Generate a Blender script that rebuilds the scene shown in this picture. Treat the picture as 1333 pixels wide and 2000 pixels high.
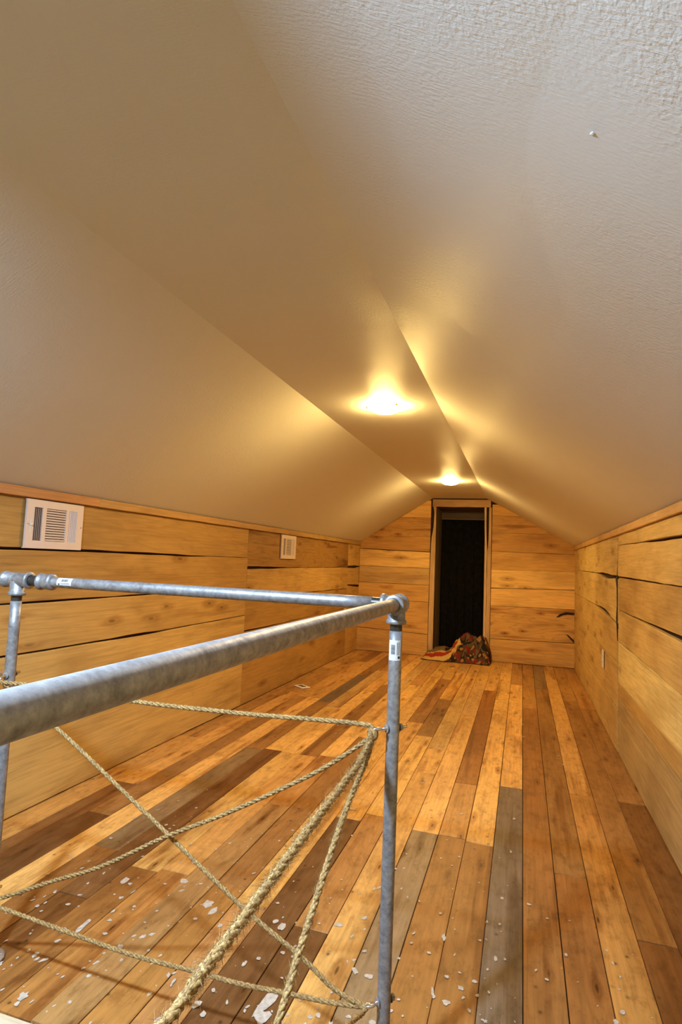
import bpy, bmesh, math, random
from mathutils import Vector, Matrix, noise

# ------------------------------------------------------------------ camera, world, exposure
scn = bpy.context.scene
for o in list(bpy.data.objects):
    bpy.data.objects.remove(o)
COL = scn.collection
CAM_F = 1149.5                       # focal length in pixels of the 1333 x 2000 frame
RT = Vector((0.9549673, 0.29384766, 0.04112195))
UP = Vector((-0.01468147, -0.09162638, 0.99568522))
FW = Vector((-0.29634763, 0.95145056, 0.08318608))
cd = bpy.data.cameras.new('camera'); cam = bpy.data.objects.new('camera', cd); COL.objects.link(cam)
cd.sensor_fit = 'VERTICAL'; cd.sensor_height = 36.0; cd.sensor_width = 24.0
cd.lens = CAM_F * 36.0 / 2000.0
cd.clip_start = 0.02
cam.matrix_world = Matrix(((RT.x, UP.x, -FW.x, 0), (RT.y, UP.y, -FW.y, 0), (RT.z, UP.z, -FW.z, 1.01), (0, 0, 0, 1)))
scn.camera = cam
w = bpy.data.worlds.new('world'); scn.world = w; w.use_nodes = True
w.node_tree.nodes['Background'].inputs[0].default_value = (0.9, 0.85, 0.8, 1)
w.node_tree.nodes['Background'].inputs[1].default_value = 0.02
vs = scn.view_settings
vs.view_transform = 'Standard'; vs.look = 'None'; vs.gamma = 1.0; vs.use_curve_mapping = False
vs.exposure = 0.08
# the three ceiling lamps: two warm ones in the room, one whiter above the railing
LAMPS = [(-0.645, 2.715, (1.0, 0.66, 0.21), 400.0), (-0.630, 5.265, (1.0, 0.66, 0.21), 400.0), (-0.80, 0.165, (0.57, 0.80, 1.07), 2450.0)]

# ------------------------------------------------------------------ room numbers (metres)
XL, XR, YB, YF = -1.823, 0.526, -1.35, 6.662
HL, HR, HC = 1.245, 1.265, 1.765
XCL, XCR = -0.987, -0.390
PLANK = 0.1012
STAIR_X, STAIR_Y = 0.015 - 3 * PLANK, 1.107
R = random.Random(11)

# ------------------------------------------------------------------ materials
def srgb(r, g, b):
    f = lambda c: (c / 255.0) / 12.92 if c <= 10 else (((c / 255.0) + 0.055) / 1.055) ** 2.4
    return (f(r), f(g), f(b), 1)

def newmat(name):
    m = bpy.data.materials.new(name); m.use_nodes = True
    nt = m.node_tree; return m, nt, nt.nodes['Principled BSDF']

def N(nt, t, **kw):
    n = nt.nodes.new(t)
    for k, v in kw.items():
        if k.startswith('i_'):
            n.inputs[k[2:].replace('_', ' ')].default_value = v
        else:
            setattr(n, k, v)
    return n

def ramp(nt, fac, stops, interp='LINEAR'):
    n = nt.nodes.new('ShaderNodeValToRGB'); n.color_ramp.interpolation = interp
    el = n.color_ramp.elements
    while len(el) > 1: el.remove(el[-1])
    el[0].position = stops[0][0]; el[0].color = stops[0][1]
    for p, c in stops[1:]:
        e = el.new(p); e.color = c
    nt.links.new(fac, n.inputs[0]); return n

def g4(v): return (v, v, v, 1)

def mix(nt, fac, a, b, mode='MULTIPLY'):
    n = nt.nodes.new('ShaderNodeMix'); n.data_type = 'RGBA'; n.blend_type = mode
    for s, v in ((n.inputs[0], fac), (n.inputs[6], a), (n.inputs[7], b)):
        if isinstance(v, (int, float, tuple)): s.default_value = v
        else: nt.links.new(v, s)
    return n.outputs[2]

def wood_mat(name, knots=1.0, rough=0.5, nails=False, grain=1.0, bump=0.25, stain=0.0, kscale=(1.5, 5.0, 1.0), fibre=1.0):
    """sawn wood: the grain runs along the object's local x; the tint is the object's own colour"""
    m, nt, b = newmat(name); L = nt.links
    tc = N(nt, 'ShaderNodeTexCoord'); oi = N(nt, 'ShaderNodeObjectInfo')
    off = N(nt, 'ShaderNodeVectorMath', operation='MULTIPLY_ADD')
    mul = N(nt, 'ShaderNodeMath', operation='MULTIPLY'); mul.inputs[1].default_value = 57.0
    L.new(oi.outputs['Random'], mul.inputs[0])
    comb = N(nt, 'ShaderNodeCombineXYZ')
    for i in range(3): L.new(mul.outputs[0], comb.inputs[i])
    add = N(nt, 'ShaderNodeVectorMath', operation='ADD')
    L.new(tc.outputs['Object'], add.inputs[0]); L.new(comb.outputs[0], add.inputs[1])
    P = add.outputs[0]
    def mapped(sc):
        mp = N(nt, 'ShaderNodeMapping'); mp.inputs['Scale'].default_value = sc; L.new(P, mp.inputs['Vector']); return mp.outputs[0]
    # knots
    v = N(nt, 'ShaderNodeTexVoronoi', voronoi_dimensions='2D'); v.inputs['Scale'].default_value = 1.0; L.new(mapped(kscale), v.inputs['Vector'])
    kn = ramp(nt, v.outputs['Distance'], [(0.0, (0.10, 0.07, 0.05, 1)), (0.025, (0.28, 0.20, 0.15, 1)), (0.05, (0.72, 0.62, 0.52, 1)), (0.075, (0.62, 0.50, 0.40, 1)), (0.16, g4(1))])
    # cathedral figure warped around the knots
    n1 = N(nt, 'ShaderNodeTexNoise'); n1.inputs['Scale'].default_value = 1.0; n1.inputs['Detail'].default_value = 2.0
    L.new(mapped((1.3, 9.0, 3.0)), n1.inputs['Vector'])
    ma = N(nt, 'ShaderNodeMath', operation='MULTIPLY_ADD'); L.new(n1.outputs['Fac'], ma.inputs[0]); ma.inputs[1].default_value = 16.0
    ex = N(nt, 'ShaderNodeMath', operation='MULTIPLY'); L.new(v.outputs['Distance'], ex.inputs[0]); ex.inputs[1].default_value = 3.0
    L.new(ex.outputs[0], ma.inputs[2])
    fr = N(nt, 'ShaderNodeMath', operation='PINGPONG'); L.new(ma.outputs[0], fr.inputs[0]); fr.inputs[1].default_value = 1.0
    rings = ramp(nt, fr.outputs[0], [(0.0, g4(0.80)), (0.35, g4(1.0)), (1.0, g4(1.02))])
    # fine fibre
    n2 = N(nt, 'ShaderNodeTexNoise'); n2.inputs['Scale'].default_value = 1.0; n2.inputs['Detail'].default_value = 5.0; n2.inputs['Roughness'].default_value = 0.65
    L.new(mapped((4.0, 110.0, 60.0)), n2.inputs['Vector'])
    fib = ramp(nt, n2.outputs['Fac'], [(0.25, g4(0.74)), (0.6, g4(1.05)), (0.8, g4(1.1))])
    # broad blotches
    n3 = N(nt, 'ShaderNodeTexNoise'); n3.inputs['Scale'].default_value = 1.0; n3.inputs['Detail'].default_value = 3.0
    L.new(mapped((2.2, 6.0, 3.0)), n3.inputs['Vector'])
    blo = ramp(nt, n3.outputs['Fac'], [(0.25, (0.66, 0.58, 0.52, 1)), (0.5, g4(1.0)), (0.75, (1.14, 1.12, 1.08, 1))])
    c = mix(nt, fibre, oi.outputs['Color'], fib.outputs[0])
    c = mix(nt, 0.6 * grain, c, rings.outputs[0])
    c = mix(nt, 0.85, c, blo.outputs[0])
    ng = N(nt, 'ShaderNodeTexNoise'); ng.inputs['Scale'].default_value = 1.0; L.new(mapped((1.7, 5.0, 2.0)), ng.inputs['Vector'])
    kg = ramp(nt, ng.outputs['Fac'], [(0.47, g4(0)), (0.53, g4(knots))])
    c = mix(nt, kg.outputs[0], c, kn.outputs[0])
    if stain:
        n4 = N(nt, 'ShaderNodeTexNoise'); n4.inputs['Scale'].default_value = 1.0; n4.inputs['Detail'].default_value = 4.0
        L.new(mapped((1.1, 14.0, 5.0)), n4.inputs['Vector'])
        st = ramp(nt, n4.outputs['Fac'], [(0.56, g4(1.0)), (0.66, (0.55, 0.42, 0.33, 1)), (0.74, (0.36, 0.26, 0.2, 1))])
        c = mix(nt, stain, c, st.outputs[0])
    if nails:
        v2 = N(nt, 'ShaderNodeTexVoronoi', voronoi_dimensions='2D'); v2.inputs['Scale'].default_value = 1.0; L.new(mapped((13.0, 15.0, 1.0)), v2.inputs['Vector'])
        nl = ramp(nt, v2.outputs['Distance'], [(0.0, g4(0.10)), (0.045, g4(0.2)), (0.075, g4(0.8)), (0.15, g4(1))])
        n5 = N(nt, 'ShaderNodeTexNoise'); n5.inputs['Scale'].default_value = 1.0; L.new(mapped((5.0, 9.0, 2.0)), n5.inputs['Vector'])
        gate = ramp(nt, n5.outputs['Fac'], [(0.58, g4(0)), (0.64, g4(0.8))])
        c = mix(nt, gate.outputs[0], c, nl.outputs[0])
        # grime: fine soft mottling and scuffs across the grain
        n6 = N(nt, 'ShaderNodeTexNoise'); n6.inputs['Scale'].default_value = 1.0; n6.inputs['Detail'].default_value = 6.0; n6.inputs['Roughness'].default_value = 0.7
        L.new(mapped((16.0, 30.0, 8.0)), n6.inputs['Vector'])
        gr = ramp(nt, n6.outputs['Fac'], [(0.34, (0.62, 0.55, 0.50, 1)), (0.5, g4(1.0)), (0.7, (1.12, 1.12, 1.15, 1))])
        c = mix(nt, 0.8, c, gr.outputs[0])
    L.new(c, b.inputs['Base Color'])
    b.inputs['Roughness'].default_value = rough
    b.inputs['Specular IOR Level'].default_value = 0.35
    bp = N(nt, 'ShaderNodeBump'); bp.inputs['Strength'].default_value = bump; bp.inputs['Distance'].default_value = 0.002
    L.new(n2.outputs['Fac'], bp.inputs['Height']); L.new(bp.outputs[0], b.inputs['Normal'])
    return m

def plain(name, col, rough=0.5, metal=0.0, spec=0.5, noise_amt=0.0, nscale=30.0, bump=0.0):
    m, nt, b = newmat(name); L = nt.links
    b.inputs['Roughness'].default_value = rough; b.inputs['Metallic'].default_value = metal
    b.inputs['Specular IOR Level'].default_value = spec
    if noise_amt:
        tc = N(nt, 'ShaderNodeTexCoord'); n = N(nt, 'ShaderNodeTexNoise'); n.inputs['Scale'].default_value = nscale
        n.inputs['Detail'].default_value = 4.0; L.new(tc.outputs['Object'], n.inputs['Vector'])
        rp = ramp(nt, n.outputs['Fac'], [(0.3, g4(1 - noise_amt)), (0.7, g4(1 + noise_amt * 0.5))])
        L.new(mix(nt, 1.0, col, rp.outputs[0]), b.inputs['Base Color'])
        if bump:
            bp = N(nt, 'ShaderNodeBump'); bp.inputs['Strength'].default_value = bump; bp.inputs['Distance'].default_value = 0.002
            L.new(n.outputs['Fac'], bp.inputs['Height']); L.new(bp.outputs[0], b.inputs['Normal'])
    else:
        b.inputs['Base Color'].default_value = col
    return m

M = {}
M['wall_wood'] = wood_mat('sawn_wall_board', knots=0.75, rough=0.6, grain=0.7, stain=0.35)
M['floor_wood'] = wood_mat('old_floor_plank', knots=1.0, rough=0.42, nails=True, grain=1.0, bump=0.35, stain=0.8, kscale=(2.2, 9.0, 1.0))
M['figured'] = wood_mat('figured_wall_board', knots=1.0, rough=0.6, grain=1.6, stain=1.0, kscale=(2.5, 7.0, 1.0))
M['trim_wood'] = wood_mat('trim_wood', knots=0.4, rough=0.55, grain=0.7)
M['backing'] = plain('dark_backing', srgb(40, 20, 8), 0.9)
M['void'] = plain('stairwell_board', srgb(90, 70, 52), 0.8, noise_amt=0.2)

def ceiling_mat():
    m, nt, b = newmat('rolled_ceiling_paint'); L = nt.links
    tc = N(nt, 'ShaderNodeTexCoord')
    def mp(sc):
        k = N(nt, 'ShaderNodeMapping'); k.inputs['Scale'].default_value = sc; L.new(tc.outputs['Object'], k.inputs['Vector']); return k.outputs[0]
    # grain of the plywood under the paint runs down the slopes (x), roller stipple on top
    a = N(nt, 'ShaderNodeTexNoise'); a.inputs['Scale'].default_value = 1.0; a.inputs['Detail'].default_value = 4.0; a.inputs['Roughness'].default_value = 0.6
    L.new(mp((38, 260, 38)), a.inputs['Vector'])
    s = N(nt, 'ShaderNodeTexNoise'); s.inputs['Scale'].default_value = 170.0; s.inputs['Detail'].default_value = 3.0
    L.new(tc.outputs['Object'], s.inputs['Vector'])
    big = N(nt, 'ShaderNodeTexNoise'); big.inputs['Scale'].default_value = 3.0; big.inputs['Detail'].default_value = 2.0
    L.new(tc.outputs['Object'], big.inputs['Vector'])
    gate = ramp(nt, big.outputs['Fac'], [(0.35, g4(0.25)), (0.62, g4(1.0))])
    h = mix(nt, 0.5, a.outputs['Fac'], s.outputs['Fac'], 'MIX')
    h2 = mix(nt, 1.0, h, gate.outputs[0])
    bp = N(nt, 'ShaderNodeBump'); bp.inputs['Strength'].default_value = 0.85; bp.inputs['Distance'].default_value = 0.003
    L.new(h2, bp.inputs['Height']); L.new(bp.outputs[0], b.inputs['Normal'])
    b.inputs['Base Color'].default_value = (0.71, 0.70, 0.665, 1)
    b.inputs['Roughness'].default_value = 0.52
    b.inputs['Specular IOR Level'].default_value = 0.36
    return m
M['ceiling'] = ceiling_mat()

def galv_mat():
    m, nt, b = newmat('galvanised_steel'); L = nt.links
    tc = N(nt, 'ShaderNodeTexCoord')
    v = N(nt, 'ShaderNodeTexNoise'); v.inputs['Scale'].default_value = 70.0; v.inputs['Detail'].default_value = 5.0; v.inputs['Roughness'].default_value = 0.7
    L.new(tc.outputs['Object'], v.inputs['Vector'])
    rp = ramp(nt, v.outputs['Fac'], [(0.28, (0.15, 0.142, 0.14, 1)), (0.5, (0.29, 0.275, 0.272, 1)), (0.75, (0.46, 0.435, 0.43, 1))])
    L.new(rp.outputs[0], b.inputs['Base Color'])
    rr = ramp(nt, v.outputs['Fac'], [(0.3, g4(0.55)), (0.7, g4(0.36))]); L.new(rr.outputs[0], b.inputs['Roughness'])
    b.inputs['Metallic'].default_value = 0.55
    bp = N(nt, 'ShaderNodeBump'); bp.inputs['Strength'].default_value = 0.2; bp.inputs['Distance'].default_value = 0.001
    L.new(v.outputs['Fac'], bp.inputs['Height']); L.new(bp.outputs[0], b.inputs['Normal'])
    return m
M['galv'] = galv_mat()
M['thread'] = plain('oily_pipe_thread', (0.06, 0.055, 0.05, 1), 0.35, 0.6, noise_amt=0.3, nscale=200)
M['zinc'] = plain('bright_zinc', (0.82, 0.82, 0.84, 1), 0.18, 1.0)
M['vent'] = plain('white_enamel', (0.74, 0.62, 0.56, 1), 0.4)
M['vent_dark'] = plain('duct_shadow', (0.26, 0.205, 0.175, 1), 0.8)
M['plate'] = plain('ivory_plastic', (0.80, 0.76, 0.68, 1), 0.35)
M['slot'] = plain('dark_slot', (0.03, 0.025, 0.02, 1), 0.6)
M['label'] = plain('paper_sticker', (0.62, 0.60, 0.57, 1), 0.5)
M['ink'] = plain('black_ink', (0.03, 0.03, 0.035, 1), 0.5)
M['jamb'] = wood_mat('weathered_jamb', knots=0.3, rough=0.7, grain=0.5)
M['paint'] = plain('dried_white_paint', (0.50, 0.43, 0.36, 1), 0.6, noise_amt=0.3, nscale=90)
M['brass'] = plain('lamp_brass', (0.75, 0.52, 0.22, 1), 0.25, 1.0)
M['matte'] = plain('matte_black', (0.010, 0.009, 0.008, 1), 0.95, spec=0.1, noise_amt=0.4, nscale=20)

def rope_mat():
    m, nt, b = newmat('jute_fibre'); L = nt.links
    tc = N(nt, 'ShaderNodeTexCoord'); n = N(nt, 'ShaderNodeTexNoise'); n.inputs['Scale'].default_value = 260.0; n.inputs['Detail'].default_value = 3.0
    L.new(tc.outputs['Object'], n.inputs['Vector'])
    rp = ramp(nt, n.outputs['Fac'], [(0.3, (0.13, 0.062, 0.018, 1)), (0.52, (0.34, 0.195, 0.062, 1)), (0.72, (0.56, 0.36, 0.13, 1))])
    L.new(rp.outputs[0], b.inputs['Base Color']); b.inputs['Roughness'].default_value = 0.75
    bp = N(nt, 'ShaderNodeBump'); bp.inputs['Strength'].default_value = 0.5; bp.inputs['Distance'].default_value = 0.001
    L.new(n.outputs['Fac'], bp.inputs['Height']); L.new(bp.outputs[0], b.inputs['Normal'])
    return m
M['rope'] = rope_mat()

def glow_mat(name, col, strength):
    m, nt, b = newmat(name)
    b.inputs['Base Color'].default_value = (0.9, 0.88, 0.82, 1)
    b.inputs['Emission Color'].default_value = (*col, 1); b.inputs['Emission Strength'].default_value = strength
    return m

# ------------------------------------------------------------------ object helpers
WM = {}                               # world matrix of every object made so far
def link(name, me, mat=None, parent=None, mw=None, color=None, kind=None, label=None):
    o = bpy.data.objects.new(name, me); COL.objects.link(o)
    if mat is not None and not me.materials: me.materials.append(mat)
    W_ = mw.copy() if mw is not None else Matrix.Identity(4)
    o.matrix_basis = W_; WM[o.name] = W_
    if parent is not None:
        o.parent = parent; o.matrix_parent_inverse = WM[parent.name].inverted()
    if color is not None: o.color = color
    if kind: o['kind'] = kind
    if label: o['label'] = label
    return o

def mesh(name, verts, faces, smooth=False):
    me = bpy.data.meshes.new(name); me.from_pydata([tuple(v) for v in verts], [], faces)
    bm = bmesh.new(); bm.from_mesh(me); bmesh.ops.recalc_face_normals(bm, faces=bm.faces); bm.to_mesh(me); bm.free()
    if smooth:
        for p in me.polygons: p.use_smooth = True
    return me

def finish(name, bm, smooth=False, recalc=True):
    if recalc: bmesh.ops.recalc_face_normals(bm, faces=bm.faces)
    me = bpy.data.meshes.new(name); bm.to_mesh(me); bm.free()
    if smooth:
        for p in me.polygons: p.use_smooth = True
    return me

def empty(name, loc, label, cat, group=None):
    o = bpy.data.objects.new(name, None); COL.objects.link(o); o.location = loc; o.empty_display_size = 0.05; WM[o.name] = Matrix.Translation(loc)
    o['label'] = label; o['category'] = cat
    if group: o['group'] = group
    return o

def tag(o, label, cat, group=None):
    o['label'] = label; o['category'] = cat
    if group: o['group'] = group
    return o

def box(bm, lo, hi, bev=0.0):
    r = bmesh.ops.create_cube(bm, size=1.0)
    for v in r['verts']:
        v.co = Vector([lo[i] + (v.co[i] + 0.5) * (hi[i] - lo[i]) for i in range(3)])
    if bev:
        es = list({e for v in r['verts'] for e in v.link_edges})
        bmesh.ops.bevel(bm, geom=es, offset=bev, segments=1, affect='EDGES')

def revolve(bm, p0, axis, prof, seg=24, cap=True):
    """prof: list of (distance along the axis, radius)"""
    axis = Vector(axis).normalized(); p0 = Vector(p0)
    a = axis.orthogonal().normalized(); b = axis.cross(a)
    rings = []
    for d, r in prof:
        rings.append([bm.verts.new(p0 + axis * d + (a * math.cos(t) + b * math.sin(t)) * r) for t in [2 * math.pi * k / seg for k in range(seg)]])
    for i in range(len(rings) - 1):
        for k in range(seg):
            bm.faces.new((rings[i][k], rings[i][(k + 1) % seg], rings[i + 1][(k + 1) % seg], rings[i + 1][k]))
    if cap:
        bm.faces.new(rings[0][::-1]); bm.faces.new(rings[-1])

def torus(bm, c, n, R0, r, seg=24, ms=10, a0=0.0, a1=2 * math.pi, ref=None):
    c = Vector(c); n = Vector(n).normalized(); a = (Vector(ref) if ref else n.orthogonal()).normalized(); b = n.cross(a)
    full = abs(a1 - a0 - 2 * math.pi) < 1e-6
    rows = []
    for i in range(seg if full else seg + 1):
        t = a0 + (a1 - a0) * i / seg; d = a * math.cos(t) + b * math.sin(t)
        rows.append([bm.verts.new(c + d * R0 + (d * math.cos(u) + n * math.sin(u)) * r) for u in [2 * math.pi * k / ms for k in range(ms)]])
    m = len(rows)
    for i in range(m if full else m - 1):
        for k in range(ms):
            bm.faces.new((rows[i][k], rows[(i + 1) % m][k], rows[(i + 1) % m][(k + 1) % ms], rows[i][(k + 1) % ms]))

def interp(pts, x):
    if x <= pts[0][0]: return pts[0][1]
    for (a, b), (c, d) in zip(pts, pts[1:]):
        if x <= c: return b + (d - b) * (x - a) / (c - a)
    return pts[-1][1]

# ------------------------------------------------------------------ setting: floor
floor_me = bpy.data.meshes.new('subfloor'); bm = bmesh.new()
box(bm, (XL - 0.05, STAIR_Y, -0.06), (XR + 0.05, YF + 0.9, -0.021))
box(bm, (STAIR_X, YB, -0.06), (XR + 0.05, STAIR_Y, -0.021))
floor = link('floor', finish('subfloor', bm), M['backing'], kind='structure')

FC = dict(  # tints of the reclaimed planks
    O=(0.80, 0.53, 0.26, 1), o=(0.70, 0.44, 0.20, 1), T=(0.62, 0.42, 0.235, 1), M=(0.50, 0.29, 0.13, 1), B=(0.36, 0.20, 0.095, 1),
    D=(0.235, 0.125, 0.065, 1), G=(0.215, 0.165, 0.115, 1), R=(0.37, 0.165, 0.06, 1), g=(0.33, 0.235, 0.145, 1))
def plank_mesh(L, W, T=0.02, ch=0.0012):
    # local x along the plank, y across, top at z = 0; eased arrises
    v = []
    for x, e in ((0, 0), (L, 0)):
        s = ch if x == 0 else -ch
        v += [(x, 0, -T), (x, 0, -ch), (x + s, ch, 0), (x + s, W - ch, 0), (x, W, -ch), (x, W, -T)]
    f = [(0, 6, 7, 1), (1, 7, 8, 2), (2, 8, 9, 3), (3, 9, 10, 4), (4, 10, 11, 5), (5, 11, 6, 0), (0, 1, 2, 3, 4, 5), (11, 10, 9, 8, 7, 6)]
    return mesh('plank', v, f)

# columns counted from the right wall of seams; for each: (far end of the piece, tint)
far = YF + 0.85
J = [1.72, 2.33, 2.96, 3.58, 4.19, 4.79, 5.40, 6.02]
cols = {
    4: [(2.96, 'B'), (4.79, 'B'), (far, 'M')],
    3: [(1.90, 'B'), (5.0, 'B'), (far, 'M')],
    1: [(2.2, 'M'), (5.4, 'B'), (far, 'g')],
    0: [(4.6, 'M'), (far, 'M')],
    -1: [(2.94, 'G'), (5.46, 'O'), (far, 'M')],
    -2: [(2.31, 'M'), (4.80, 'O'), (far, 'O')],
    -3: [(2.33, 'M'), (2.9, 'M'), (5.1, 'R'), (far, 'o')],
    -4: [(2.33, 'g'), (3.36, 'O'), (4.19, 'o'), (5.4, 'T'), (far, 'o')],
    -5: [(2.97, 'O'), (3.36, 'o'), (4.7, 'T'), (far, 'o')],
    -6: [(1.62, 'D'), (2.4, 'M'), (3.58, 'O'), (4.6, 'B'), (5.8, 'o'), (far, 'T')],
    -7: [(2.33, 'D'), (3.86, 'o'), (5.4, 'B'), (far, 'o')],
    -8: [(1.66, 'O'), (3.58, 'o'), (4.6, 'O'), (far, 'o')],
    -9: [(1.74, 'o'), (3.4, 'B'), (5.0, 'O'), (far, 'M')],
    -10: [(2.34, 'T'), (3.0, 'M'), (4.79, 'O'), (far, 'T')],
    -11: [(1.74, 'o'), (2.97, 'o'), (4.9, 'B'), (far, 'O')],
    -12: [(1.72, 'M'), (2.97, 'O'), (4.6, 'O'), (far, 'o')],
    -13: [(1.52, 'B'), (2.98, 'D'), (4.0, 'O'), (5.5, 'T'), (far, 'M')],
    -14: [(1.79, 'M'), (2.95, 'g'), (4.1, 'B'), (5.2, 'G'), (far, 'B')],
    -15: [(4.2, 'O'), (far, 'o')],
    -16: [(2.0, 'D'), (3.6, 'B'), (4.2, 'M'), (5.9, 'o'), (far, 'B')],
    -17: [(2.3, 'B'), (4.3, 'o'), (far, 'M')],
    -18: [(3.0, 'o'), (5.4, 'M'), (far, 'o')],
}
cols[2] = [(2.97, 'O'), (far, 'o')]
for k, lst in sorted(cols.items()):
    x1 = XR + 0.018 if k == 4 else 0.015 + (k + 1) * PLANK
    x0 = XL - 0.018 if k == -18 else 0.015 + k * PLANK
    if x1 - x0 < 0.02: continue
    y = YB if x0 > STAIR_X - 0.01 else STAIR_Y
    for yend, code in lst:
        if yend <= y + 0.05: continue
        gap = R.choice((0.0009, 0.0014, 0.0022, 0.003))
        W = x1 - x0 - gap; L_ = yend - y - 0.0015
        me = plank_mesh(L_, W)
        mw = Matrix(((0, -1, 0, x1 - gap / 2), (1, 0, 0, y), (0, 0, 1, R.uniform(-0.0015, 0.0006)), (0, 0, 0, 1)))
        c = FC[code]; j = R.uniform(0.92, 1.08)
        near_ = max(0.0, min(1.0, (2.6 - 0.5 * (y + yend)) / 1.2))       # tint gets darker and browner towards the stairs
        t3 = (0.92 - 0.34 * near_, 0.80 - 0.38 * near_, 0.52 - 0.28 * near_)
        if code == 'G': t3 = (0.80, 0.74, 0.66)
        if code == 'g': t3 = (0.78, 0.68, 0.54)
        link('plank', me, M['floor_wood'], floor, mw, color=(c[0] * j * t3[0], c[1] * j * R.uniform(0.97, 1.03) * t3[1], c[2] * j * R.uniform(0.94, 1.06) * t3[2], 1))
        y = yend

# spatters of white paint on the planks
bm = bmesh.new(); RP = random.Random(5)
def splat(x, y, rx, ry, ang=0.0):
    z = 0.0008 + RP.random() * 0.0006
    n = RP.choice((9, 12, 15)); vs_ = []
    for i in range(n):
        t = 2 * math.pi * i / n; q = RP.uniform(0.6, 1.15)
        dx, dy = rx * q * math.cos(t), ry * q * math.sin(t)
        vs_.append(bm.verts.new((x + dx * math.cos(ang) - dy * math.sin(ang), y + dx * math.sin(ang) + dy * math.cos(ang), z)))
    bm.faces.new(vs_)
for s in [(-0.545, 1.325, 0.017, 0.045, -0.2), (-0.535, 1.285, 0.02, 0.025, 0.1), (-1.12, 1.41, 0.008, 0.034, 0.1), (-1.155, 1.375, 0.010, 0.014, 0),
          (-1.065, 1.155, 0.012, 0.016, 0.4), (-0.475, 1.665, 0.016, 0.011, 0.4), (-0.19, 1.715, 0.006, 0.018, 0.2), (-0.155, 1.475, 0.011, 0.010, 0),
          (-0.128, 1.535, 0.007, 0.009, 0.5), (-0.19, 1.50, 0.004, 0.02, 0.2), (0.072, 1.64, 0.0045, 0.006, 0), (-0.62, 1.60, 0.011, 0.018, 0.1),
          (-0.645, 1.615, 0.010, 0.012, 0.3), (-0.345, 1.495, 0.012, 0.008, 0.3), (-0.39, 2.02, 0.009, 0.006, 0), (-0.655, 2.42, 0.02, 0.014, 0),
          (-1.16, 1.64, 0.012, 0.02, 0.2), (-0.99, 1.70, 0.012, 0.016, 0.6), (-0.86, 1.62, 0.016, 0.02, 0.2), (-0.83, 1.595, 0.012, 0.02, 0.0),
          (-0.69, 1.27, 0.011, 0.016, 0), (-0.66, 1.25, 0.008, 0.010, 0), (-0.42, 1.335, 0.007, 0.010, 0), (-0.30, 1.355, 0.010, 0.010, 0)]:
    splat(*s)
for i in range(430):
    y = 1.13 + abs(RP.gauss(0, 0.55)); x = RP.uniform(-1.45, -0.02) if RP.random() < 0.88 else RP.uniform(-0.1, 0.35)
    if y > 2.9: continue
    r = RP.choice((0.0018, 0.0025, 0.0035, 0.005, 0.0065)) * (1 if y < 2 else 0.8)
    splat(x, y, r * RP.uniform(0.6, 1.3), r * RP.uniform(0.8, 2.2), RP.uniform(-0.6, 0.6))
for i in range(40):
    splat(RP.uniform(-1.5, 0.3), RP.uniform(2.5, 6.2), 0.007, 0.011, RP.uniform(-0.6, 0.6))
link('paint_spatter', finish('spatter', bm), M['paint'], floor, kind='stuff', label='dried white paint drops and smears')

# ------------------------------------------------------------------ setting: board walls
def frame_mw(o, U, V, W):
    return Matrix(((U[0], V[0], W[0], o[0]), (U[1], V[1], W[1], o[1]), (U[2], V[2], W[2], o[2]), (0, 0, 0, 1)))

def board(parent, mw, u0b, u1b, u0t, u1t, vb, vt, th=0.020, seg=14, col=None, mat='wall_wood', wave=0.0018, name='board', proud=0.0, bark=None, seed=None):
    """a board in the frame mw: local x along, y up, z out of the wall. vb, vt: functions of u giving its edges"""
    sd = R.uniform(0, 100) if seed is None else seed
    vm = 0.5 * (vb(0.5 * (u0b + u1b)) + vt(0.5 * (u0b + u1b)))
    o = mw @ Vector((u0b, vm, 0)); m2 = mw.copy(); m2.translation = o
    V = []; F = []
    for i in range(seg + 1):
        t = i / seg
        ub_, ut_ = u0b + (u1b - u0b) * t, u0t + (u1t - u0t) * t
        yb = vb(ub_) + wave * noise.noise(Vector((ub_ * 5 + sd, 0, 0))) * 2
        yt = vt(ut_) + wave * noise.noise(Vector((ut_ * 5 + sd, 7, 0))) * 2
        z = th + proud
        e = 0.002
        V += [(ub_ - u0b, yb - vm, 0), (ub_ - u0b, yb - vm, z - e), (ub_ - u0b, yb - vm + e, z), (ut_ - u0b, yt - vm - e, z), (ut_ - u0b, yt - vm, z - e), (ut_ - u0b, yt - vm, 0)]
    for i in range(seg):
        a = i * 6; b = a + 6
        for k in range(5): F.append((a + k, b + k, b + k + 1, a + k + 1))
    F.append((0, 1, 2, 3, 4, 5)); n = seg * 6; F.append((n + 5, n + 4, n + 3, n + 2, n + 1, n))
    me = mesh(name, V, F)
    return link(name, me, M[mat], parent, m2, color=col)

WC = dict(p=(0.74, 0.52, 0.27, 1), q=(0.69, 0.46, 0.23, 1), m=(0.56, 0.345, 0.155, 1), d=(0.46, 0.265, 0.115, 1), y=(0.84, 0.65, 0.36, 1), k=(0.52, 0.36, 0.21, 1))
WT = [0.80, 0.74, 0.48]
def wcol(c):
    a = WC[c]; j = R.uniform(0.96, 1.04); return (a[0] * j * WT[0], a[1] * j * WT[1], a[2] * j * WT[2], 1)

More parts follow.
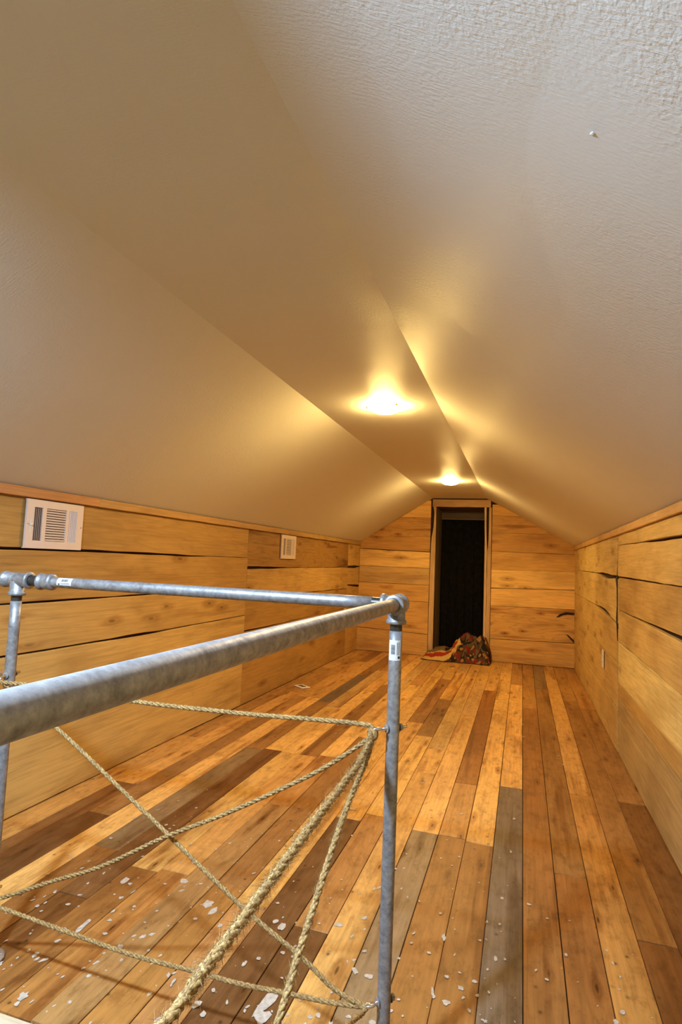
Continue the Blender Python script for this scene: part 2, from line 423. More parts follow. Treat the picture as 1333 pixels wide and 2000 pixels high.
# left wall: u = y, v = z, out = +x
def slab(name, lo, hi, mat='backing'):
    bm = bmesh.new(); box(bm, lo, hi); return link(name, finish(name, bm), M[mat], kind='structure')
wl = slab('wall_left', (XL - 0.08, YB, -1.2), (XL - 0.021, YF + 0.02, HL + 0.03))
mwL = frame_mw((XL - 0.02, 0, 0), (0, 1, 0), (0, 0, 1), (1, 0, 0))
YJ = 3.722
def C(pts): return lambda u, p=pts: interp(p, u)
def stack(parent, mw, u0, u1, joints, colors, base=0.005, top=1.23, fig=(), **kw):
    """joints: list of (centre polyline, half gap polyline) going up"""
    lo = lambda u: base
    for i in range(len(joints) + 1):
        if i < len(joints):
            c_, g_ = joints[i]
            hi = (lambda u, c_=c_, g_=g_: interp(c_, u) - interp(g_, u))
        else:
            hi = lambda u: top
        board(parent, mw, u0, u1, u0, u1, lo, hi, col=wcol(colors[i]), proud=R.uniform(-0.003, 0.003), mat='figured' if i in fig else 'wall_wood', **kw)
        if i < len(joints):
            lo = (lambda u, c_=c_, g_=g_: interp(c_, u) + interp(g_, u))
near_L = [([(1, 0.607), (1.73, 0.607), (2.16, 0.605), (2.6, 0.602), (3.72, 0.611)], [(1.0, 0.003), (2.2, 0.0035), (2.55, 0.008), (2.8, 0.003), (3.7, 0.002)]),
          ([(1, 0.8), (3.7, 0.801)], [(1.5, 0.004), (2.0, 0.004), (2.7, 0.003), (3.0, 0.001), (3.7, 0.0007)]),
          ([(1, 1.005), (2.2, 1.009), (3.0, 1.005), (3.72, 1.007)], [(1.5, 0.004), (2.0, 0.0055), (2.9, 0.005), (3.2, 0.001), (3.7, 0.0007)])]
stack(wl, mwL, STAIR_Y - 2.4, YJ - 0.0015, near_L, 'pqmm', seg=40)
far_L = [([(3.7, 0.501), (4.22, 0.498), (6.19, 0.507)], [(3.7, 0.006), (4.25, 0.003), (5.2, 0.001), (6.2, 0.002)]),
         ([(3.7, 0.715), (4.94, 0.722), (6.19, 0.716)], [(3.7, 0.004), (4.9, 0.003), (6.2, 0.002)]),
         ([(3.7, 0.937), (6.19, 0.944)], [(3.7, 0.011), (4.2, 0.007), (4.55, 0.002), (6.2, 0.001)])]
stack(wl, mwL, YJ + 0.0015, 6.188, far_L, 'mmqd', seg=30, fig=(3,))
end_L = [([(6.1, 0.500), (6.7, 0.50)], [(6.1, 0.001), (6.7, 0.001)]),
         ([(6.19, 0.755), (6.6, 0.735)], [(6.19, 0.004), (6.5, 0.012), (6.66, 0.012)]),
         ([(6.18, 0.950), (6.6, 0.955)], [(6.18, 0.013), (6.5, 0.015), (6.66, 0.006)])]
stack(wl, mwL, 6.191, YF, end_L, 'qqpp', seg=6)

# right wall: u = -y, v = z, out = -x
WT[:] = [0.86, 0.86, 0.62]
wr = slab('wall_right', (XR + 0.021, YB, -0.06), (XR + 0.08, YF + 0.02, HR + 0.03))
mwR = frame_mw((XR + 0.02, 0, 0), (0, -1, 0), (0, 0, 1), (-1, 0, 0))
def neg(pts): return [(-a, b) for a, b in pts][::-1]
def nj(js): return [(neg(a), neg(b)) for a, b in js]
near_R = [([(0, 0.20), (3.7, 0.20)], [(0, 0.001), (3.7, 0.001)]),
          ([(0, 0.312), (2.78, 0.310), (3.7, 0.305)], [(0, 0.004), (2.3, 0.005), (2.8, 0.0015), (3.7, 0.001)]),
          ([(0, 0.404), (2.86, 0.402), (3.7, 0.396)], [(0, 0.0008), (3.7, 0.001)]),
          ([(0, 0.597), (2.3, 0.599), (3.0, 0.611), (3.7, 0.619)], [(0, 0.001), (2.9, 0.001), (3.1, 0.003), (3.7, 0.003)]),
          ([(0, 0.785), (2.3, 0.789), (3.17, 0.794), (3.7, 0.797)], [(0, 0.008), (2.35, 0.011), (2.6, 0.008), (3.1, 0.004), (3.7, 0.001)]),
          ([(0, 0.965), (2.3, 0.970), (3.7, 0.985)], [(0, 0.0015), (2.5, 0.002), (3.2, 0.004), (3.7, 0.004)]),
          ([(0, 1.135), (2.3, 1.144), (2.9, 1.152), (3.7, 1.166)], [(0, 0.006), (2.3, 0.0065), (2.7, 0.006), (3.0, 0.002), (3.7, 0.0008)])]
stack(wr, mwR, -(YJ - 0.015), -YB, nj(near_R), 'kkmyqmqq', seg=40)
far_R = [([(3.7, 0.243), (4.8, 0.239), (6.67, 0.25)], [(3.7, 0.005), (4.1, 0.003), (4.8, 0.003), (5, 0.008), (5.2, 0.002), (6.6, 0.001)]),
         ([(3.7, 0.495), (4.5, 0.50), (5.8, 0.53), (6.67, 0.535)], [(3.7, 0.003), (4.2, 0.001), (4.6, 0.004), (5.8, 0.001), (6.6, 0.001)]),
         ([(3.7, 0.700), (3.9, 0.725), (4.3, 0.752), (4.7, 0.761), (6.2, 0.777), (6.67, 0.777)], [(3.7, 0.018), (3.85, 0.006), (4.05, 0.010), (4.3, 0.017), (4.55, 0.012), (4.8, 0.003), (6.6, 0.001)]),
         ([(3.7, 0.983), (4.25, 0.985), (4.45, 0.995), (4.8, 1.002), (6.3, 1.017), (6.67, 1.02)], [(3.7, 0.011), (3.95, 0.009), (4.2, 0.018), (4.45, 0.013), (4.62, 0.003), (6.6, 0.001)])]
stack(wr, mwR, -YF, -(YJ + 0.004), nj(far_R), 'qqqpp', seg=44)

# far wall: u = x, v = z, out = -y, cut by the slopes, open at the doorway
DX0, DX1, DZ = -0.942, -0.405, 1.667
wf = None
V = [(XL - 0.05, 0, -0.06), (DX0, 0, -0.06), (DX0, 0, DZ), (DX1, 0, DZ), (DX1, 0, -0.06), (XR + 0.05, 0, -0.06), (XR + 0.05, 0, HR + 0.02), (XCR + 0.02, 0, HC + 0.02), (XCL - 0.02, 0, HC + 0.02), (XL - 0.05, 0, HL + 0.02)]
V = [(x, YF + 0.021, z) for x, y, z in V] + [(x, YF + 0.06, z) for x, y, z in V]
F = [(0, 1, 2, 8, 9), (2, 3, 7, 8), (3, 4, 5, 6, 7), (10, 11, 12, 18, 19), (12, 13, 17, 18), (13, 14, 15, 16, 17)] + [(i, (i + 1) % 10, 10 + (i + 1) % 10, 10 + i) for i in range(10)]
wf = link('wall_far', mesh('wall_far', V, F), M['backing'], kind='structure')
mwF = frame_mw((0, YF + 0.02, 0), (1, 0, 0), (0, 0, 1), (0, -1, 0))
def xl_at(z): return XL if z < HL else XL + (XCL - XL) * (z - HL) / (HC - HL)
def xr_at(z): return XR if z < HR else XR + (XCR - XR) * (z - HR) / (HC - HR)
def clip_profile(poly, top_only=True):
    """cut a polygon (x, z) to the gable outline"""
    def half(pts, ax, az, c):          # keep ax*x + az*z <= c
        out = []
        for i in range(len(pts)):
            p, q_ = pts[i], pts[(i + 1) % len(pts)]
            dp, dq = ax * p[0] + az * p[1] - c, ax * q_[0] + az * q_[1] - c
            if dp <= 0: out.append(p)
            if (dp < 0 < dq) or (dq < 0 < dp):
                t = dp / (dp - dq); out.append((p[0] + (q_[0] - p[0]) * t, p[1] + (q_[1] - p[1]) * t))
        return out
    e = 0.004
    m1 = (HC - HL) / (XCL - XL); poly = half(poly, -m1, 1, HL - m1 * XL + e)
    m2 = (HC - HR) / (XCR - XR); poly = half(poly, -m2, 1, HR - m2 * XR + e)
    return poly
def far_boards(zs, side, colors, gaps, fig=()):
    u0, u1 = (XL, DX0 - 0.062) if side == 'l' else (DX1 + 0.078, XR)
    for i in range(len(zs) - 1):
        (a0, a1), (b0, b1) = zs[i], zs[i + 1]; g0, g1 = gaps[i], gaps[i + 1]; sd = R.uniform(0, 90); n = 9
        wv = lambda x, k: 0.0025 * noise.noise(Vector((x * 5 + sd, k, 0)))
        low = [(u0 + (u1 - u0) * t / n, a0 + (a1 - a0) * t / n + g0 + wv(t / n, 0)) for t in range(n + 1)]
        hig = [(u0 + (u1 - u0) * t / n, b0 + (b1 - b0) * t / n - g1 + wv(t / n, 7)) for t in range(n, -1, -1)]
        P = clip_profile(low + hig)
        if len(P) < 3: continue
        mx, mz = 0.5 * (u0 + u1), 0.5 * (P[0][1] + b0); th = 0.020 + R.uniform(-0.003, 0.003)
        V = [(x - mx, z - mz, th) for x, z in P] + [(x - mx, z - mz, 0) for x, z in P]; k = len(P)
        F = [tuple(range(k)), tuple(range(2 * k - 1, k - 1, -1))] + [(j, k + j, k + (j + 1) % k, (j + 1) % k) for j in range(k)]
        m2_ = mwF.copy(); m2_.translation = mwF @ Vector((mx, mz, 0))
        link('board', mesh('board', V, F), M['figured' if i in fig else 'wall_wood'], wf, m2_, color=wcol(colors[i]))
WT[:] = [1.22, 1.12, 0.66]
far_boards([(0.0, 0.0), (0.262, 0.235), (0.600, 0.592), (0.781, 0.781), (0.969, 0.971), (1.168, 1.154), (1.318, 1.327), (1.540, 1.545), (1.74, 1.74)], 'l',
           'mmmkpddq', [0.004, 0.003, 0.002, 0.002, 0.002, 0.004, 0.001, 0.001, 0], fig=(6,))
far_boards([(0.0, 0.0), (0.240, 0.258), (0.597, 0.604), (0.786, 0.808), (0.986, 0.998), (1.187, 1.178), (1.395, 1.38), (1.576, 1.57), (1.70, 1.70)], 'r',
           'mmqpmddm', [0.004, 0.003, 0.002, 0.003, 0.001, 0.002, 0.001, 0.001, 0], fig=(1, 6))

# dark bark pockets and knots that show as holes in the boards
M['bark'] = plain('bark', srgb(46, 24, 12), 0.9, noise_amt=0.4, nscale=60)
def blot(parent, mw, pts, name='bark_pocket'):
    bm_ = bmesh.new()
    a = [bm_.verts.new((x, y, 0.0238)) for x, y in pts]; b = [bm_.verts.new((x, y, 0.018)) for x, y in pts]
    bm_.faces.new(a); n = len(a)
    for i in range(n): bm_.faces.new((a[i], b[i], b[(i + 1) % n], a[(i + 1) % n]))
    link(name, finish(name, bm_), M['bark'], parent, mw)
blot(wf, mwF, [(0.52, 0.572), (0.44, 0.575), (0.38, 0.55), (0.345, 0.515), (0.375, 0.52), (0.41, 0.54), (0.46, 0.55), (0.52, 0.548)])
blot(wf, mwF, [(0.52, 0.29), (0.47, 0.335), (0.44, 0.35), (0.47, 0.315), (0.52, 0.262)])
blot(wr, mwR, [(-3.73, 1.08), (-3.73, 0.62), (-3.745, 0.66), (-3.78, 0.75), (-3.75, 0.82), (-3.76, 0.92), (-3.80, 0.97), (-3.75, 1.0)])

# back wall behind the camera and the stair shaft
wb = slab('wall_back', (XL - 0.05, YB - 0.05, -1.2), (XR + 0.05, YB, HC + 0.05), 'trim_wood'); wb.color = (0.42, 0.25, 0.10, 1)
slab('wall_stairwell_right', (STAIR_X, YB, -1.2), (STAIR_X + 0.02, STAIR_Y - 0.0, -0.061), 'void')
slab('wall_stairwell_far', (XL - 0.02, STAIR_Y + 0.001, -1.2), (STAIR_X, STAIR_Y + 0.02, -0.061), 'void')
slab('floor_landing', (XL - 0.05, YB, -1.25), (STAIR_X + 0.02, STAIR_Y + 0.02, -1.2), 'void')
# pale nosing board along the edge of the stair opening
bm = bmesh.new(); box(bm, (XL, STAIR_Y - 0.055, -0.062), (STAIR_X - 0.002, STAIR_Y - 0.004, 0.001), 0.003)
ns = link('trim_4', finish('nosing', bm), M['trim_wood'], kind='structure', color=(0.62, 0.52, 0.36, 1))

# ------------------------------------------------------------------ setting: ceiling
def tri(y): return min(1.0, max(0.0, (y - 1.45) / 0.8)) ** 2 * (3 - 2 * min(1.0, max(0.0, (y - 1.45) / 0.8)))
def bowf(s_):
    # s_ runs from the crease (0) to the eave (1); the plywood leaves the crease at a shallow angle
    return 3.2 * s_ * math.exp(-s_ * 3.0) * (1 - s_ ** 4)
def sheet(name, x0, z0, x1, z1, nx, ny, sag=0.004, thick=0.02, bow=0.0):
    V = []; F = []
    n = Vector((-(z1 - z0), 0, x1 - x0)).normalized()
    if n.z > 0: n = -n
    for j in range(ny + 1):
        y = YB + (YF + 0.03 - YB) * j / ny
        for i in range(nx + 1):
            t = i / nx; edge = min(1.0, 4 * t * (1 - t) + 0.0)
            bw = bow * (0.25 + 0.75 * (1 - tri(y))) * bowf(1 - t)
            d = -bw + sag * edge * noise.noise(Vector((x0 * 3 + t * 1.2, y * 0.9, 3.3))) + edge * 0.0016 * noise.noise(Vector((t * 2, y * 4.0, x0)))
            V.append((x0 + (x1 - x0) * t + n.x * d, y, z0 + (z1 - z0) * t + n.z * d))
    for j in range(ny):
        for i in range(nx):
            a = j * (nx + 1) + i; F.append((a, a + 1, a + nx + 2, a + nx + 1))
    m0 = len(V)
    V += [(x0 - n.x * thick, YB, z0 - n.z * thick), (x1 - n.x * thick, YB, z1 - n.z * thick), (x1 - n.x * thick, YF + 0.03, z1 - n.z * thick), (x0 - n.x * thick, YF + 0.03, z0 - n.z * thick)]
    F.append((m0, m0 + 1, m0 + 2, m0 + 3))
    return mesh(name, V, F, smooth=True)
ceil = link('ceiling', sheet('ceiling', XCL, HC, XCR, HC, 8, 110, 0.002), M['ceiling'], kind='structure')
link('slope_panel', sheet('slope', XL - 0.03, HL - 0.0187, XCL, HC, 28, 110, 0.010, bow=0.05), M['ceiling'], ceil)
link('slope_panel', sheet('slope', XR + 0.03, HR - 0.0164, XCR, HC, 28, 110, 0.010, bow=0.055), M['ceiling'], ceil)
# small lump of hardened paint on the right slope
bm = bmesh.new(); bmesh.ops.create_icosphere(bm, subdivisions=1, radius=0.004)
for v in bm.verts: v.co *= R.uniform(0.6, 1.3); v.co.z *= 0.5
link('paint_lump', finish('lump', bm), M['ceiling'], ceil, Matrix.Translation((0.0726, 0.717, 1.5318)))

# ------------------------------------------------------------------ setting: trims and the doorway
def trim(name, mw, u0, u1, vb, vt, th, cuts, col):
    bm_ = bmesh.new(); o = link(name, mesh(name, [(u0, vb, 0), (u1, vb, 0), (u1, vt, 0), (u0, vt, 0)], [(0, 1, 2, 3)]), M['backing'], None, mw, kind='structure'); bm_.free()
    us = [u0] + cuts + [u1]
    for a, b in zip(us, us[1:]):
        board(o, mw, a, b - 0.001, a, b - 0.001, C([(a, vb), (b, vb)]), C([(a, vt), (b, vt)]), th=th, seg=16, col=(col[0] * R.uniform(0.85, 1.1), col[1] * R.uniform(0.9, 1.05), col[2], 1), mat='trim_wood', wave=0.0012, name='strip')
    return o
mwLt = frame_mw((XL + 0.004, 0, 0), (0, 1, 0), (0, 0, 1), (1, 0, 0))
mwRt = frame_mw((XR - 0.004, 0, 0), (0, -1, 0), (0, 0, 1), (-1, 0, 0))
trim('trim_1', mwLt, YB, YF, 1.206, 1.243, 0.012, [2.18, 4.4], (0.50, 0.28, 0.095))
trim('trim_2', mwRt, -YF, -YB, 1.224, 1.262, 0.012, [-3.9], (0.55, 0.34, 0.13))

door = link('door_1', mesh('door_frame_back', [(DX0 - 0.06, YF + 0.0205, 0), (DX0, YF + 0.0205, 0), (DX0, YF + 0.0205, DZ), (DX0 - 0.06, YF + 0.0205, DZ)], [(0, 1, 2, 3)]), M['backing'], kind='structure')
mwD = frame_mw((0, YF + 0.02, 0), (1, 0, 0), (0, 0, 1), (0, -1, 0))
# for the upright strips the grain runs up: u = z, v = -x, out = -y
mwU = frame_mw((0, YF + 0.019, 0), (0, 0, 1), (-1, 0, 0), (0, -1, 0))
def upright(x0f, x1f, z0, z1, th, col, name, mat='trim_wood'):
    return board(door, mwU, z0, z1, z0, z1, lambda u: -x1f(u), lambda u: -x0f(u), th=th, seg=24, col=col, mat=mat, wave=0.0012, name=name)
c1 = (0.60, 0.40, 0.19, 1)
upright(C([(0, -0.998), (0.9, -0.996), (1.30, -0.992), (1.36, -0.978), (1.45, -0.968), (1.62, -0.963), (1.67, -0.975)]), C([(0, -0.943), (1.7, -0.943)]), 0.0, 1.667, 0.030, c1, 'casing')
upright(C([(0, -0.404), (0.3, -0.398), (0.9, -0.398), (1.3, -0.402), (1.67, -0.413)]), C([(0, -0.376), (1.2, -0.377), (1.35, -0.383), (1.5, -0.388), (1.67, -0.390)]), 0.0, 1.667, 0.034, (0.66, 0.45, 0.22, 1), 'casing')
upright(C([(0, -0.375), (1.18, -0.374), (1.28, -0.362), (1.67, -0.362)]), C([(0, -0.330), (1.7, -0.334)]), 0.0, 1.667, 0.028, (0.55, 0.35, 0.16, 1), 'casing')
board(door, mwD, -0.985, -0.345, -0.985, -0.345, lambda u: 1.668, lambda u: 1.752, th=0.030, seg=8, col=(0.52, 0.33, 0.15, 1), mat='trim_wood', wave=0.001, name='header')
# the passage behind the frame
YP = YF + 0.49
mwJ = frame_mw((DX0 - 0.018, YF + 0.02, 0), (0, 0, 1), (0, -1, 0), (1, 0, 0))
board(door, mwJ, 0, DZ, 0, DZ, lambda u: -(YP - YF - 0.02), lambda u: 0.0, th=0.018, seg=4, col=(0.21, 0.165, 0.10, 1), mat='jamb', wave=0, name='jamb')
mwJ2 = frame_mw((DX1 + 0.018, YF + 0.02, 0), (0, 0, 1), (0, 1, 0), (-1, 0, 0))
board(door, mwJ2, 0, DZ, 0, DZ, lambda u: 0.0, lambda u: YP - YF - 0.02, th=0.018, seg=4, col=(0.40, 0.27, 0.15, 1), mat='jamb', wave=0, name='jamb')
mwS = frame_mw((0, YF + 0.02, DZ + 0.018), (1, 0, 0), (0, 1, 0), (0, 0, 1))
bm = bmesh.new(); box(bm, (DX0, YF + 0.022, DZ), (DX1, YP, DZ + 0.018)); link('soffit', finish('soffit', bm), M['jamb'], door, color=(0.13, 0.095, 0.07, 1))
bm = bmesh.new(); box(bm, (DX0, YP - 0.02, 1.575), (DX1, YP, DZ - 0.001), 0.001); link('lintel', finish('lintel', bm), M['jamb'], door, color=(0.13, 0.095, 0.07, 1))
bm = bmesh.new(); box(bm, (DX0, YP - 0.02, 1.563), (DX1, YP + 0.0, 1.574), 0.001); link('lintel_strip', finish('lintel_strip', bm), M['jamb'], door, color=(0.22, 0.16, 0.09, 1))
slab('wall_attic', (DX0 - 0.3, YP + 0.14, -0.06), (DX1 + 0.3, YP + 0.18, DZ + 0.2))
slab('ceiling_attic', (DX0 - 0.3, YP + 0.001, 1.69), (DX1 + 0.3, YP + 0.139, 1.72))
slab('wall_attic_left', (DX0 - 0.06, YP + 0.001, 0.0), (DX0 - 0.03, YP + 0.139, 1.689))
slab('wall_attic_right', (DX1 + 0.03, YP + 0.001, 0.0), (DX1 + 0.06, YP + 0.139, 1.689))
# black folded sheet closing off the far end of the passage
V = []; F = []; nx, nz = 90, 24
for j in range(nz + 1):
    z = 0.004 + (1.64 - 0.004) * j / nz
    for i in range(nx + 1):
        t = i / nx; x = DX0 - 0.02 + (DX1 - DX0 + 0.04) * t
        f = 0.35 + 0.65 * (1 - j / nz)
        V.append((x, YP + 0.055 + f * (0.016 * math.sin(t * 34 + 1.3 * math.sin(z * 2)) + 0.010 * math.sin(t * 71 + z)), z))
for j in range(nz):
    for i in range(nx):
        a = j * (nx + 1) + i; F.append((a, a + 1, a + nx + 2, a + nx + 1))
me = mesh('backdrop', V, F, smooth=True)
cur = link('backdrop', me, M['matte']); sm = cur.modifiers.new('t', 'SOLIDIFY'); sm.thickness = 0.003
tag(cur, 'black backdrop hanging in soft folds across the doorway', 'backdrop')

# ------------------------------------------------------------------ ceiling lamps
def lamp(x, y, col, power, label, dz=0.0, flat=1.0, rim=0.024):
    r = empty('ceiling_light', (x, y, HC), label, 'ceiling light', 'flush ceiling lights along the flat of the ceiling')
    T = Matrix.Translation((x, y, HC)); pr_ = 0.083 if rim > 0.02 else 0.068
    bm = bmesh.new(); revolve(bm, (0, 0, 0.004), (0, 0, -1), [(0, pr_ - 0.005), (0.003, pr_), (rim, pr_ - 0.002), (rim + 0.003, pr_ - 0.007), (rim + 0.001, pr_ - 0.011)], 28)
    link('ceiling_plate', finish('plate', bm, True), M['vent'], r, T)
    bm = bmesh.new(); revolve(bm, (0, 0, -0.014 + dz), (0, 0, -1), [(0.0, 0.071), (0.006 * flat, 0.072), (0.012 * flat, 0.068), (0.020 * flat, 0.052), (0.025 * flat, 0.030), (0.027 * flat, 0.006)], 28)
    gm = glow_mat('lit_glass', col, power)
    link('glass_shade', finish('shade', bm, True), gm, r, T, label='glowing frosted glass dish')
    for k in range(3):
        a = math.radians(200 + 120 * k); d = Vector((math.cos(a), math.sin(a), 0))
        bm = bmesh.new(); revolve(bm, d * 0.064 + Vector((0, 0, -0.012)), d, [(0, 0.0035), (0.020, 0.0035), (0.020, 0.0065), (0.026, 0.0065), (0.028, 0.003)], 10)
        link('thumb_screw', finish('screw', bm, True), M['brass'], r, T)
    return r
LL = ['flush glass ceiling light in the middle of the ceiling, the larger bright one', 'flush glass ceiling light just in front of the far doorway',
      'flush ceiling light above the stair opening and the pipe railing']
for (x, y, c, p), l in zip(LAMPS, LL):
    lamp(x, y, c, p, l, 0.004 if y > 1 else 0.0, 1.0 if y > 1 else 0.45, 0.011 if y > 1 else 0.024)

# ------------------------------------------------------------------ vents and outlets
def register(y0, label, loc_name='air_vent'):
    W_, H_ = 0.302, 0.189
    r = empty('air_vent', (XL + 0.003, y0, 1.011), label, 'air vent', 'white registers high on the left wall')
    mw = frame_mw((XL + 0.004, y0, 1.011), (0, 1, 0), (0, 0, 1), (1, 0, 0))
    secs = [(0.036, 0.080, 'v'), (0.098, 0.205, 'h'), (0.222, 0.268, 'v')]
    z0, z1 = 0.030, 0.160
    bm = bmesh.new(); t = 0.008
    xs = [0] + [a for s in secs for a in s[:2]] + [W_]
    box(bm, (0, 0, 0), (W_, z0, t)); box(bm, (0, z1, 0), (W_, H_, t))
    for a, b in zip(xs[0::2], xs[1::2]): box(bm, (a, z0, 0), (b, z1, t))
    # turned-over rim
    box(bm, (-0.0005, -0.0005, -0.004), (W_ + 0.0005, 0.003, t - 0.002)); box(bm, (-0.0005, H_ - 0.003, -0.004), (W_ + 0.0005, H_ + 0.0005, t - 0.002))
    link('face_plate', finish('vent_plate', bm), M['vent'], r, mw)
    bm = bmesh.new(); box(bm, (0.02, 0.02, -0.001), (W_ - 0.02, H_ - 0.02, 0.0005)); link('duct_opening', finish('duct', bm), M['vent_dark'], r, mw)
    for (a, b, k), tilt in zip(secs, (-1, 1, 1)):
        bm = bmesh.new()
        if k == 'v':
            n = 5
            for i in range(n):
                u = a + (b - a) * (i + 0.5) / n; d = 0.0032 * tilt
                vs_ = [bm.verts.new(p) for p in ((u - d, z0, 0.0008), (u - d + 0.0009, z0, 0.0008), (u + d + 0.0009, z0, 0.0078), (u + d, z0, 0.0078), (u - d, z1, 0.0008), (u - d + 0.0009, z1, 0.0008), (u + d + 0.0009, z1, 0.0078), (u + d, z1, 0.0078))]
                for f in ((0, 1, 2, 3), (7, 6, 5, 4), (0, 4, 5, 1), (1, 5, 6, 2), (2, 6, 7, 3), (3, 7, 4, 0)): bm.faces.new([vs_[q] for q in f])
        else:
            n = 13
            for i in range(n):
                v_ = z0 + (z1 - z0) * (i + 0.5) / n; d = 0.003
                vs_ = [bm.verts.new(p) for p in ((a, v_ + d, 0.0008), (a, v_ + d + 0.0009, 0.0008), (a, v_ - d + 0.0009, 0.0078), (a, v_ - d, 0.0078), (b, v_ + d, 0.0008), (b, v_ + d + 0.0009, 0.0008), (b, v_ - d + 0.0009, 0.0078), (b, v_ - d, 0.0078))]
                for f in ((0, 1, 2, 3), (7, 6, 5, 4), (0, 4, 5, 1), (1, 5, 6, 2), (2, 6, 7, 3), (3, 7, 4, 0)): bm.faces.new([vs_[q] for q in f])
        link('louvre', finish('louvre', bm), M['vent'], r, mw, kind='stuff')
    bm = bmesh.new(); box(bm, (0.020, 0.060, t), (0.0225, 0.110, t + 0.001)); box(bm, (0.0195, 0.088, t), (0.0235, 0.096, t + 0.010), 0.0008)
    link('damper_lever', finish('lever', bm), M['plate'], r, mw)
    for u in (0.010, W_ - 0.010):
        bm = bmesh.new(); revolve(bm, (u, H_ / 2, t), (0, 0, 1), [(0, 0.0035), (0.0012, 0.003), (0.002, 0.001)], 10); link('screw', finish('screw', bm, True), M['zinc'], r, mw)
register(1.785, 'white louvred register nearest the camera, on the left wall above the pipe railing')
register(4.288, 'white louvred register farther along the left wall, above the low outlet')

def outlet(mw, loc, label, cat='outlet', name='wall_outlet', w_=0.070, h_=0.115, pm='plate'):
    r = empty(name, loc, label, cat)
    bm = bmesh.new(); box(bm, (-w_ / 2, -h_ / 2, 0), (w_ / 2, h_ / 2, 0.006), 0.002); link('cover_plate', finish('cover', bm), M[pm], r, mw)
    for s in (-1, 1):
        bm = bmesh.new(); box(bm, (-0.017, s * 0.020 - 0.013, 0.006), (0.017, s * 0.020 + 0.013, 0.0085), 0.002)
        k = link('receptacle', finish('receptacle', bm), M[pm] if name != 'floor_outlet' else M['slot'], r, mw)
        bm = bmesh.new()
        for q in (-0.006, 0.006): box(bm, (q - 0.001, s * 0.020 - 0.002, 0.0085), (q + 0.001, s * 0.020 + 0.006, 0.0088))
        box(bm, (-0.002, s * 0.020 - 0.009, 0.0085), (0.002, s * 0.020 - 0.005, 0.0088))
        link('slot', finish('slot', bm), M['slot'], k, mw)
    return r
c_, s_ = math.cos(math.radians(-37)), math.sin(math.radians(-37))
# plate lying by the left wall: long side 0.12
mwO = Matrix(((-s_, c_, 0, -1.665), (c_, s_, 0, 4.494), (0, 0, -1, 0.002), (0, 0, 0, 1)))
mwO = frame_mw((-1.665, 4.494, 0.0015), (-s_, c_, 0), (-c_, -s_, 0), (0, 0, 1))
outlet(mwO, (-1.665, 4.494, 0.0015), 'ivory outlet cover plate flat on the floor planks beside the left wall', 'outlet', 'floor_outlet', 0.080, 0.120)
outlet(frame_mw((XL + 0.004, 4.265, 0.428), (0, 1, 0), (0, 0, 1), (1, 0, 0)), (XL + 0.004, 4.265, 0.43), 'ivory electrical outlet low on the left wall below the second register, partly behind the rail')
outlet(frame_mw((XL + 0.004, 6.125, 0.45), (0, 1, 0), (0, 0, 1), (1, 0, 0)), (XL + 0.004, 6.125, 0.45), 'pale outlet on the left wall close to the far left corner')
outlet(frame_mw((XR - 0.006, 4.315, 0.437), (0, -1, 0), (0, 0, 1), (-1, 0, 0)), (XR - 0.004, 4.315, 0.437), 'white outlet plate on the right wall, seen nearly edge-on')

# ------------------------------------------------------------------ pipe railing
XP, YP0, ZP = -0.249, 1.217, 0.925
XPL = -1.245
PR = 0.01335
rail = empty('pipe_railing', (XP, YP0, 0.0), 'galvanised steel pipe railing around the stair opening, near corner in front', 'railing')
def pipe(p0, p1, name='rail', r=PR, label=None):
    bm = bmesh.new(); p0, p1 = Vector(p0), Vector(p1); L_ = (p1 - p0).length
    revolve(bm, p0, p1 - p0, [(0, r)] + [(L_ * k / 12, r) for k in range(1, 12)] + [(L_, r)], 28)
    return link(name, finish(name, bm, True), M['galv'], rail, label=label)
def thread(p0, p1, r=PR - 0.0010):
    bm = bmesh.new(); p0, p1 = Vector(p0), Vector(p1); L_ = (p1 - p0).length; n = 14
    prof = []
    for i in range(n + 1):
        prof.append((L_ * i / n, r + (0.0007 if i % 2 else 0)))
    revolve(bm, p0, p1 - p0, prof, 24); link('pipe_thread', finish('thread', bm, True), M['thread'], rail, label='dark oily threads')
def collar(bm, p, d, L_, body=0.0182, bead=0.0212):
    """fitting arm from p along d with a rolled bead at its mouth"""
    revolve(bm, p, d, [(0, body), (L_ - 0.010, body), (L_ - 0.0085, bead - 0.001), (L_ - 0.007, bead), (L_ - 0.0015, bead), (L_, bead - 0.0015), (L_ + 0.0001, PR + 0.0005)], 28, cap=False)
def fitting(c, arms, name='tee_fitting'):
    bm = bmesh.new(); c = Vector(c)
    for d, L_ in arms: collar(bm, c, Vector(d), L_)
    bmesh.ops.create_uvsphere(bm, u_segments=24, v_segments=16, radius=0.0182, matrix=Matrix.Translation(c))
    return link(name, finish(name, bm, True, recalc=False), M['galv'], rail)
Rr = Vector((XP, YP0, ZP)); Lr = Vector((XPL, YP0, ZP + 0.003)); Nr = Vector((XP, 0.0, ZP))
fitting(Rr, [((0, -1, 0), 0.033), ((0, 1, 0), 0.030), ((-1, 0, 0), 0.033), ((0, 0, -1), 0.040)], 'corner_fitting')
bm = bmesh.new(); revolve(bm, Rr + Vector((0, 0.0285, 0)), (0, 1, 0), [(0, PR + 0.001), (0.002, PR), (0.003, 0.006)], 24); link('plug', finish('plug', bm, True), M['thread'], rail)
fitting(Lr, [((-1, 0, 0), 0.043), ((1, 0, 0), 0.041), ((0, 0, -1), 0.040)])
fitting(Nr, [((0, -1, 0), 0.038), ((0, 1, 0), 0.038), ((0, 0, -1), 0.040)])
